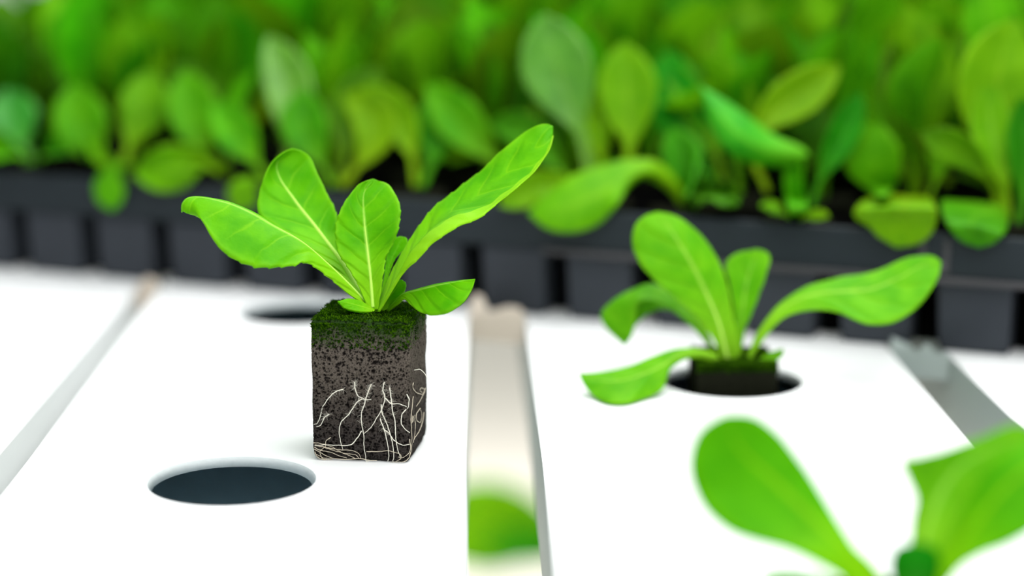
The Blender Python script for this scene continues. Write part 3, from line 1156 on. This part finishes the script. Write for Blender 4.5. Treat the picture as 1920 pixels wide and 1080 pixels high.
# left leaf: near half hangs below the midrib, far half falls away behind, curled tip
main_leaf([
    [(955, 950, -1), (850, 873, -3), (770, 805, -6), (700, 752, -9), (640, 729, -12), (590, 750, -15), (450, 757, -20), (380, 747, -20), (270, 692, -20), (200, 610, -18), (150, 530, -15), (125, 508, -12), (95, 500, -10)],
    [(970, 950, 0), (880, 852, -1), (760, 737, -3), (640, 634, -5), (500, 557, -7), (400, 497, -8), (300, 453, -8), (200, 426, -8), (130, 416, -8), (85, 422, -9), (60, 450, -10), (60, 485, -10)],
    [(980, 945, 1), (885, 835, 3), (770, 742, 5), (650, 650, 7), (510, 580, 10), (390, 520, 12), (280, 475, 12), (180, 450, 8), (100, 440, 2), (62, 455, -4), (52, 492, -9)]],
    teeth=0.7, wave=0.7, rib=0.38, seed=1, n_long=110, n_across=24, rib_end=0.75)
# tall oval leaf behind it
main_leaf([
    [(940, 950, 3), (850, 800, 4), (700, 690, 4), (560, 590, 6), (470, 530, 9), (426, 480, 12), (430, 400, 14), (455, 315, 16), (495, 240, 18), (545, 195, 20), (590, 178, 21)],
    [(960, 950, 3), (900, 850, 5), (820, 715, 8), (700, 555, 13), (600, 425, 17), (530, 320, 20), (520, 240, 21), (590, 178, 21)],
    [(975, 945, 4), (930, 840, 6), (880, 765, 8), (830, 690, 10), (812, 600, 13), (813, 540, 14), (795, 470, 16), (760, 395, 18), (720, 310, 20), (680, 228, 22), (645, 190, 22), (590, 178, 21)]],
    teeth=0.25, wave=0.9, rib=1.05, rib_up=0.0, seed=2, n_long=110, n_across=24)
# centre leaf
main_leaf([
    [(960, 962, -2), (925, 870, -1), (885, 790, -1), (830, 712, -1), (806, 640, 0), (806, 540, 2), (840, 450, 4), (885, 385, 7), (930, 342, 9), (985, 330, 10)],
    [(985, 965, -1), (972, 800, 1), (955, 650, 3), (942, 520, 5), (940, 400, 8), (985, 330, 10)],
    [(1008, 962, -2), (1022, 880, -1), (1033, 790, 0), (1048, 705, 1), (1085, 635, 1), (1110, 550, 2), (1117, 470, 4), (1095, 405, 6), (1050, 352, 9), (985, 330, 10)]],
    teeth=0.35, wave=0.7, rib=0.6, rib_up=0.0, seed=3, n_long=110, n_across=24)
# long raised leaf with a rolled lower edge
main_leaf([
    [(1000, 968, 2), (1055, 822, 3), (1138, 665, 5), (1223, 538, 8), (1290, 458, 10), (1400, 376, 12), (1510, 288, 14), (1610, 187, 15), (1700, 116, 16), (1780, 66, 16), (1830, 57, 16), (1860, 72, 15)],
    [(1005, 970, -1), (1085, 830, -1), (1170, 690, 0), (1260, 580, 3), (1340, 495, 5), (1440, 430, 7), (1560, 335, 9), (1660, 250, 11), (1750, 175, 12), (1815, 120, 13), (1860, 78, 15)],
    [(1010, 972, -3), (1100, 810, -5), (1145, 725, -6), (1205, 640, -7), (1290, 562, -7), (1400, 500, -6), (1480, 483, -5), (1560, 442, -3), (1660, 365, 0), (1750, 290, 4), (1825, 195, 9), (1860, 110, 14)],
    [(1015, 974, -6), (1110, 815, -11), (1160, 752, -14), (1205, 712, -16), (1285, 630, -17), (1395, 560, -15), (1490, 517, -12), (1570, 460, -8), (1670, 378, -4), (1760, 298, 1), (1832, 200, 7), (1862, 118, 13)]],
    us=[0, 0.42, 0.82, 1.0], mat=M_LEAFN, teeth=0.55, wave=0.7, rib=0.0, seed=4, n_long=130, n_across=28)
# small leaves
main_leaf([
    [(1000, 955, 3), (1035, 820, 7), (1050, 705, 10), (1072, 640, 11), (1095, 612, 12), (1120, 606, 13)],
    [(1006, 955, 3), (1042, 825, 7), (1075, 720, 10), (1105, 655, 12), (1120, 606, 13)],
    [(1014, 955, 3), (1050, 830, 7), (1090, 718, 10), (1140, 665, 11), (1153, 630, 12), (1142, 610, 13), (1120, 606, 13)]], mat=M_SMALL, seed=5, wave=0.2)
main_leaf([
    [(995, 965, 0), (1035, 890, 1), (1070, 842, 2), (1100, 818, 3), (1125, 818, 3)],
    [(1015, 970, -1), (1060, 905, 1), (1105, 850, 2), (1125, 818, 3)],
    [(1035, 970, -1), (1085, 935, 0), (1128, 890, 1), (1146, 850, 2), (1141, 828, 3), (1125, 818, 3)]], mat=M_SMALL, seed=6, wave=0.2)
main_leaf([
    [(1060, 972, -1), (1105, 938, -3), (1140, 912, -6), (1170, 942, -9), (1220, 977, -12), (1275, 990, -15), (1345, 977, -17), (1420, 930, -17), (1462, 872, -15), (1480, 815, -13)],
    [(1045, 970, 0), (1090, 925, -2), (1130, 887, -4), (1200, 868, -7), (1300, 844, -10), (1400, 827, -12), (1480, 815, -13)],
    [(1035, 966, 1), (1085, 918, 0), (1130, 892, -2), (1200, 878, -2), (1300, 856, -4), (1400, 838, -7), (1480, 815, -13)]],
    seed=7, wave=0.3, teeth=0.1)
main_leaf([
    [(990, 964, -1), (930, 928, -2), (870, 912, -4), (815, 925, -7)],
    [(990, 970, -2), (920, 948, -4), (860, 932, -6), (815, 925, -7)],
    [(985, 976, -3), (920, 974, -6), (850, 958, -7), (815, 925, -7)]], mat=M_SMALL, seed=8, wave=0.1, thick=0.7)

# ---------------------------------------------------------------- seedling in the further planted hole
def planted(loc, label, plug_h, mat_top=M_MOSSDARK):
    root = empty('lettuce_seedling', (loc[0], loc[1], LINER_Z))
    props(root, label, 'seedling')
    v, f = [], []
    w = 12.5
    box((-w, -w, 0.1), (w, w, plug_h), v, f)
    o = make('sponge_cube', v, f, M_DARKFOAM, root, False)
    bevel(o, 1.2, 3)
    v, f, tn = [], [], []
    rr = random.Random(int(loc[0] * 7))
    for i in range(4000):
        t = rr.random()
        if t < 0.7:
            p = Vector((rr.uniform(-w, w), rr.uniform(-w, w), plug_h))
        else:
            p = Vector((rr.uniform(-w, w), -w, plug_h - 2.5 * rr.random() ** 2))
        h = rr.uniform(0.2, 0.5)
        d = Vector((rr.uniform(-1, 1), rr.uniform(-1, 1), rr.uniform(.3, 1))).normalized() * h * 2
        n = len(v)
        v += [p + Vector((h, 0, 0)), p + Vector((-h * .5, h * .8, 0)), p + Vector((-h * .5, -h * .8, 0)), p + d]
        f += [(n, n + 1, n + 3), (n + 1, n + 2, n + 3), (n + 2, n, n + 3)]
        tv = rr.random() * 0.55
        tn += [tv * 0.4] * 3 + [tv]
    make('moss', v, f, M_MOSS, o, False, None, {'tone': tn})
    return root


def zr(x, y):
    return 1060 + x / 2.595, 380 + y / 2.595


rp = planted((80.5, 617), 'lettuce seedling planted in the channel hole, one leaf lying on the white cover', 37)
rc = Vector((80.5, 614, LINER_Z + 37))
ZR = (rc - ORIG).dot(ray(960, 540))


def right_leaf(rails, mat=M_LEAF2, **kw):
    kw.setdefault('wave', 0.4)
    rr_ = px_rails(rails, zr, ZR)
    for r_ in rr_:                      # a leaf that droops to the cover lies on it
        for i_, p_ in enumerate(r_):
            if i_ > 2 and p_.z < 0.8:
                v_ = p_ - ORIG
                r_[i_] = ORIG + v_ * ((0.8 - CAM_H) / v_.z)
    return loft_leaf(rp, rr_, mat, n_long=70, n_across=16, **kw)


right_leaf([
    [(775, 830, 0), (735, 690, -2), (640, 560, -4), (530, 460, -6), (440, 385, -6), (365, 300, -5), (327, 210, -3), (335, 120, -2), (380, 68, -1), (450, 46, 0)],
    [(805, 835, 0), (750, 600, -2), (685, 440, -4), (610, 290, -5), (530, 160, -4), (450, 46, 0)],
    [(840, 830, -1), (838, 700, -2), (820, 580, -2), (797, 440, -1), (772, 350, 0), (745, 285, 1), (700, 210, 1), (640, 140, 1), (570, 85, 0), (510, 57, 0), (450, 46, 0)]],
    seed=11, rib=0.7, rib_up=-0.2)
right_leaf([
    [(825, 820, 3), (822, 560, 5), (800, 400, 6), (780, 300, 8), (830, 250, 9), (930, 228, 10)],
    [(840, 820, 3), (860, 560, 6), (880, 400, 8), (930, 228, 10)],
    [(850, 820, 3), (870, 630, 4), (915, 520, 5), (955, 410, 6), (985, 320, 7), (995, 265, 9), (970, 235, 10), (930, 228, 10)]], seed=12)
right_leaf([
    [(780, 820, 1), (720, 725, 3), (620, 608, 5), (540, 540, 6), (450, 485, 7), (380, 472, 7), (348, 505, 6), (342, 560, 6), (325, 640, 6), (290, 695, 8)],
    [(770, 815, 2), (690, 630, 6), (640, 560, 9), (540, 460, 12), (430, 398, 14), (320, 428, 14), (220, 488, 14), (175, 545, 13), (200, 610, 11), (285, 690, 8)],
    [(775, 810, 4), (690, 650, 8), (630, 590, 12), (540, 530, 16), (450, 520, 19), (390, 550, 20), (340, 600, 19), (310, 640, 15), (295, 690, 10)]], seed=13)
top_ = [(860, 830, 0), (888, 740, 0), (950, 610, 1), (1050, 490, 2), (1180, 408, 3), (1330, 365, 3), (1500, 338, 2), (1640, 278, 1), (1720, 260, 0), (1790, 258, -1), (1830, 290, -2)]
bot_ = [(895, 830, -1), (917, 740, -1), (980, 648, -2), (1050, 568, -3), (1130, 535, -4), (1240, 520, -6), (1330, 537, -9), (1400, 567, -12), (1480, 594, -14), (1590, 584, -14), (1700, 522, -12), (1770, 440, -9), (1815, 360, -5), (1830, 290, -2)]
right_leaf([top_, midline(top_, bot_, 0.3, 10, -1), bot_], seed=14)
top_ = [(780, 830, -1), (740, 748, -2), (650, 712, -4), (540, 712, -6), (430, 748, -8), (330, 790, -10), (250, 812, -11), (150, 828, -12), (66, 832, -12)]
bot_ = [(775, 835, -1), (740, 780, -3), (650, 757, -6), (565, 768, -9), (492, 830, -13), (475, 905, -17), (400, 950, -20), (300, 978, -22), (210, 976, -22), (140, 945, -20), (90, 885, -16), (66, 832, -12)]
right_leaf([top_, midline(top_, bot_, 0.35, 10, -2), bot_], seed=15, wave=0.1)
right_leaf([
    [(865, 820, -1), (940, 765, -2), (1000, 728, -2), (1058, 712, -2)],
    [(875, 830, -1), (950, 785, -3), (1010, 750, -3), (1058, 712, -2)],
    [(890, 832, -2), (940, 815, -4), (1020, 775, -4), (1060, 740, -3), (1058, 712, -2)]], seed=16, mat=M_YEL)

# ---------------------------------------------------------------- near seedling, cut by the frame's lower corner
def zf(x, y):
    return 1200 + x / 2.667, 740 + y / 2.667


fp = planted((86, 401), 'large out-of-focus lettuce seedling at the near corner, its leaves closest to the viewer', 36)
ZF = 409.0


def near_leaf(rails, mat=M_BACK, **kw):
    return loft_leaf(fp, px_rails(rails, zf, ZF), mat, n_long=60, n_across=16, wave=0.25, **kw)


M_NEAR = leaf_mat('near_leaf', (0.065, 0.36, 0.002), (0.10, 0.45, 0.003), (0.27, 0.62, 0.004), (0.34, 0.70, 0.008), trans=0.3, spec=0.04, veined=False)
M_NEARL = leaf_mat('near_leaf_light', (0.12, 0.45, 0.006), (0.2, 0.55, 0.01), (0.34, 0.70, 0.02), (0.5, 0.88, 0.12), trans=0.35, spec=0.04, veined=False)
near_leaf([
    [(1180, 1050, -3), (1000, 915, -4), (900, 855, -5), (800, 805, -5), (700, 765, -4), (560, 730, -3), (440, 680, -1), (340, 597, 1), (275, 490, 3), (243, 360, 4), (270, 225, 5), (330, 145, 5), (420, 98, 5)],
    [(1230, 1010, 0), (1050, 790, 0), (880, 630, 2), (680, 440, 4), (500, 270, 5), (420, 98, 5)],
    [(1280, 1000, 0), (1170, 850, 1), (1080, 765, 2), (1010, 660, 4), (930, 530, 6), (850, 400, 7), (770, 285, 7), (690, 190, 7), (600, 120, 6), (510, 92, 5), (420, 98, 5)]], M_NEAR, seed=21)
near_leaf([
    [(1330, 1000, 3), (1350, 760, 4), (1362, 620, 5), (1380, 520, 5), (1345, 430, 5), (1308, 330, 5), (1400, 308, 6), (1500, 283, 8), (1660, 232, 10), (1800, 175, 10), (1900, 150, 9), (1990, 190, 6)],
    [(1360, 1000, 3), (1410, 760, 5), (1490, 520, 8), (1600, 360, 9), (1760, 270, 9), (1880, 230, 8), (1990, 190, 6)],
    [(1400, 1010, 3), (1530, 840, 3), (1680, 650, 4), (1820, 500, 5), (1930, 380, 5), (1990, 190, 6)]], M_NEARL, seed=22)
near_leaf([
    [(1410, 1000, -1), (1530, 740, 0), (1610, 570, 1), (1690, 420, 1), (1790, 310, 1), (1920, 230, 1), (2060, 210, 1), (2220, 280, 0)],
    [(1440, 1010, -2), (1600, 760, -3), (1720, 590, -4), (1850, 440, -4), (2000, 340, -3), (2220, 280, 0)],
    [(1480, 1020, -4), (1600, 868, -6), (1700, 805, -8), (1850, 745, -9), (1950, 685, -9), (2100, 560, -7), (2190, 420, -4), (2220, 280, 0)]], M_NEAR, seed=23)
near_leaf([
    [(1280, 1020, -1), (1250, 850, -3), (1290, 760, -4), (1400, 738, -5)],
    [(1350, 1040, -2), (1380, 880, -6), (1400, 738, -5)],
    [(1460, 1030, -1), (1500, 860, -3), (1480, 770, -4), (1400, 738, -5)]], M_DIM, seed=24)
near_leaf([
    [(1200, 1090, -3), (1000, 1060, -6), (800, 1010, -8), (640, 960, -10), (600, 910, -10), (650, 882, -10), (740, 874, -10)],
    [(1220, 1060, -3), (1050, 1010, -7), (880, 940, -9), (740, 874, -10)],
    [(1240, 1040, -3), (1080, 985, -5), (950, 930, -7), (850, 890, -9), (740, 874, -10)]], M_NEAR, seed=25)

# ---------------------------------------------------------------- seedling on the lower level, seen through the gap
p_low, t_low = on_z(1130, 1100, FLOOR_Z + 4)
low = empty('lettuce_seedling', (p_low.x, p_low.y, FLOOR_Z))
props(low, 'blurred green seedling on the lower level, seen down through the middle gap', 'seedling')
child('foam_plug', PLUG, low).location = (0, 0, 0.008)


def zp(x, y):
    return x, y


for i_, (mid_, w_, mt_) in enumerate((
        ([(1130, 1095, 0), (1080, 1040, -20), (1000, 1000, -40), (900, 985, -60), (780, 1000, -70)], 85, M_YEL),
        ([(1130, 1095, 0), (1090, 1040, -30), (1030, 1020, -60), (960, 1020, -80), (900, 1030, -90)], 40, M_DIM),
        ([(1130, 1095, 0), (1150, 1020, 10), (1130, 960, 10), (1080, 900, 20)], 50, M_YEL),
        ([(1130, 1095, 0), (1200, 1040, 0), (1270, 1010, 0), (1330, 1030, 0)], 45, M_YEL))):
    loft_leaf(low, px_rails(simple_rails(mid_, w_), zp, t_low), mt_, n_long=30, n_across=8, seed=40 + i_)

# ---------------------------------------------------------------- light
w = bpy.data.worlds.new('room_light')
sc.world = w
w.use_nodes = True
bg = w.node_tree.nodes['Background']
bg.inputs[0].default_value = (0.94, 1.0, 1.0, 1)
bg.inputs[1].default_value = 0.55


def area(name, loc, size, power, target, colr=(1, 1, 1)):
    d = bpy.data.lights.new(name, 'AREA')
    d.shape = 'RECTANGLE'
    d.size, d.size_y = size[0] * S, size[1] * S
    d.energy = power
    d.color = colr
    o = bpy.data.objects.new(name, d)
    col.objects.link(o)
    o.location = Vector(loc) * S
    o.rotation_euler = (Vector(target) - Vector(loc)).to_track_quat('-Z', 'Y').to_euler()
    return o


area('grow_or_fill_light', (160, 600, 620), (900, 500), 6.8, (0, 600, 0))
area('grow_or_fill_light', (60, 60, 560), (900, 200), 2.4, (0, 450, 0))  # added front fill over the camera, brightening hole rims and front faces
area('grow_or_fill_light', (220, 1150, 520), (900, 300), 2.6, (160, 1100, 0))
area('lower_fill_light', (75, 1200, -40), (80, 1500), 3.0, (75, 1200.01, FLOOR_Z))  # added unseen lights under the channels, brightening the lower level
area('lower_fill_light', (-65, 1200, -40), (80, 1500), 3.0, (-65, 1200.01, FLOOR_Z))
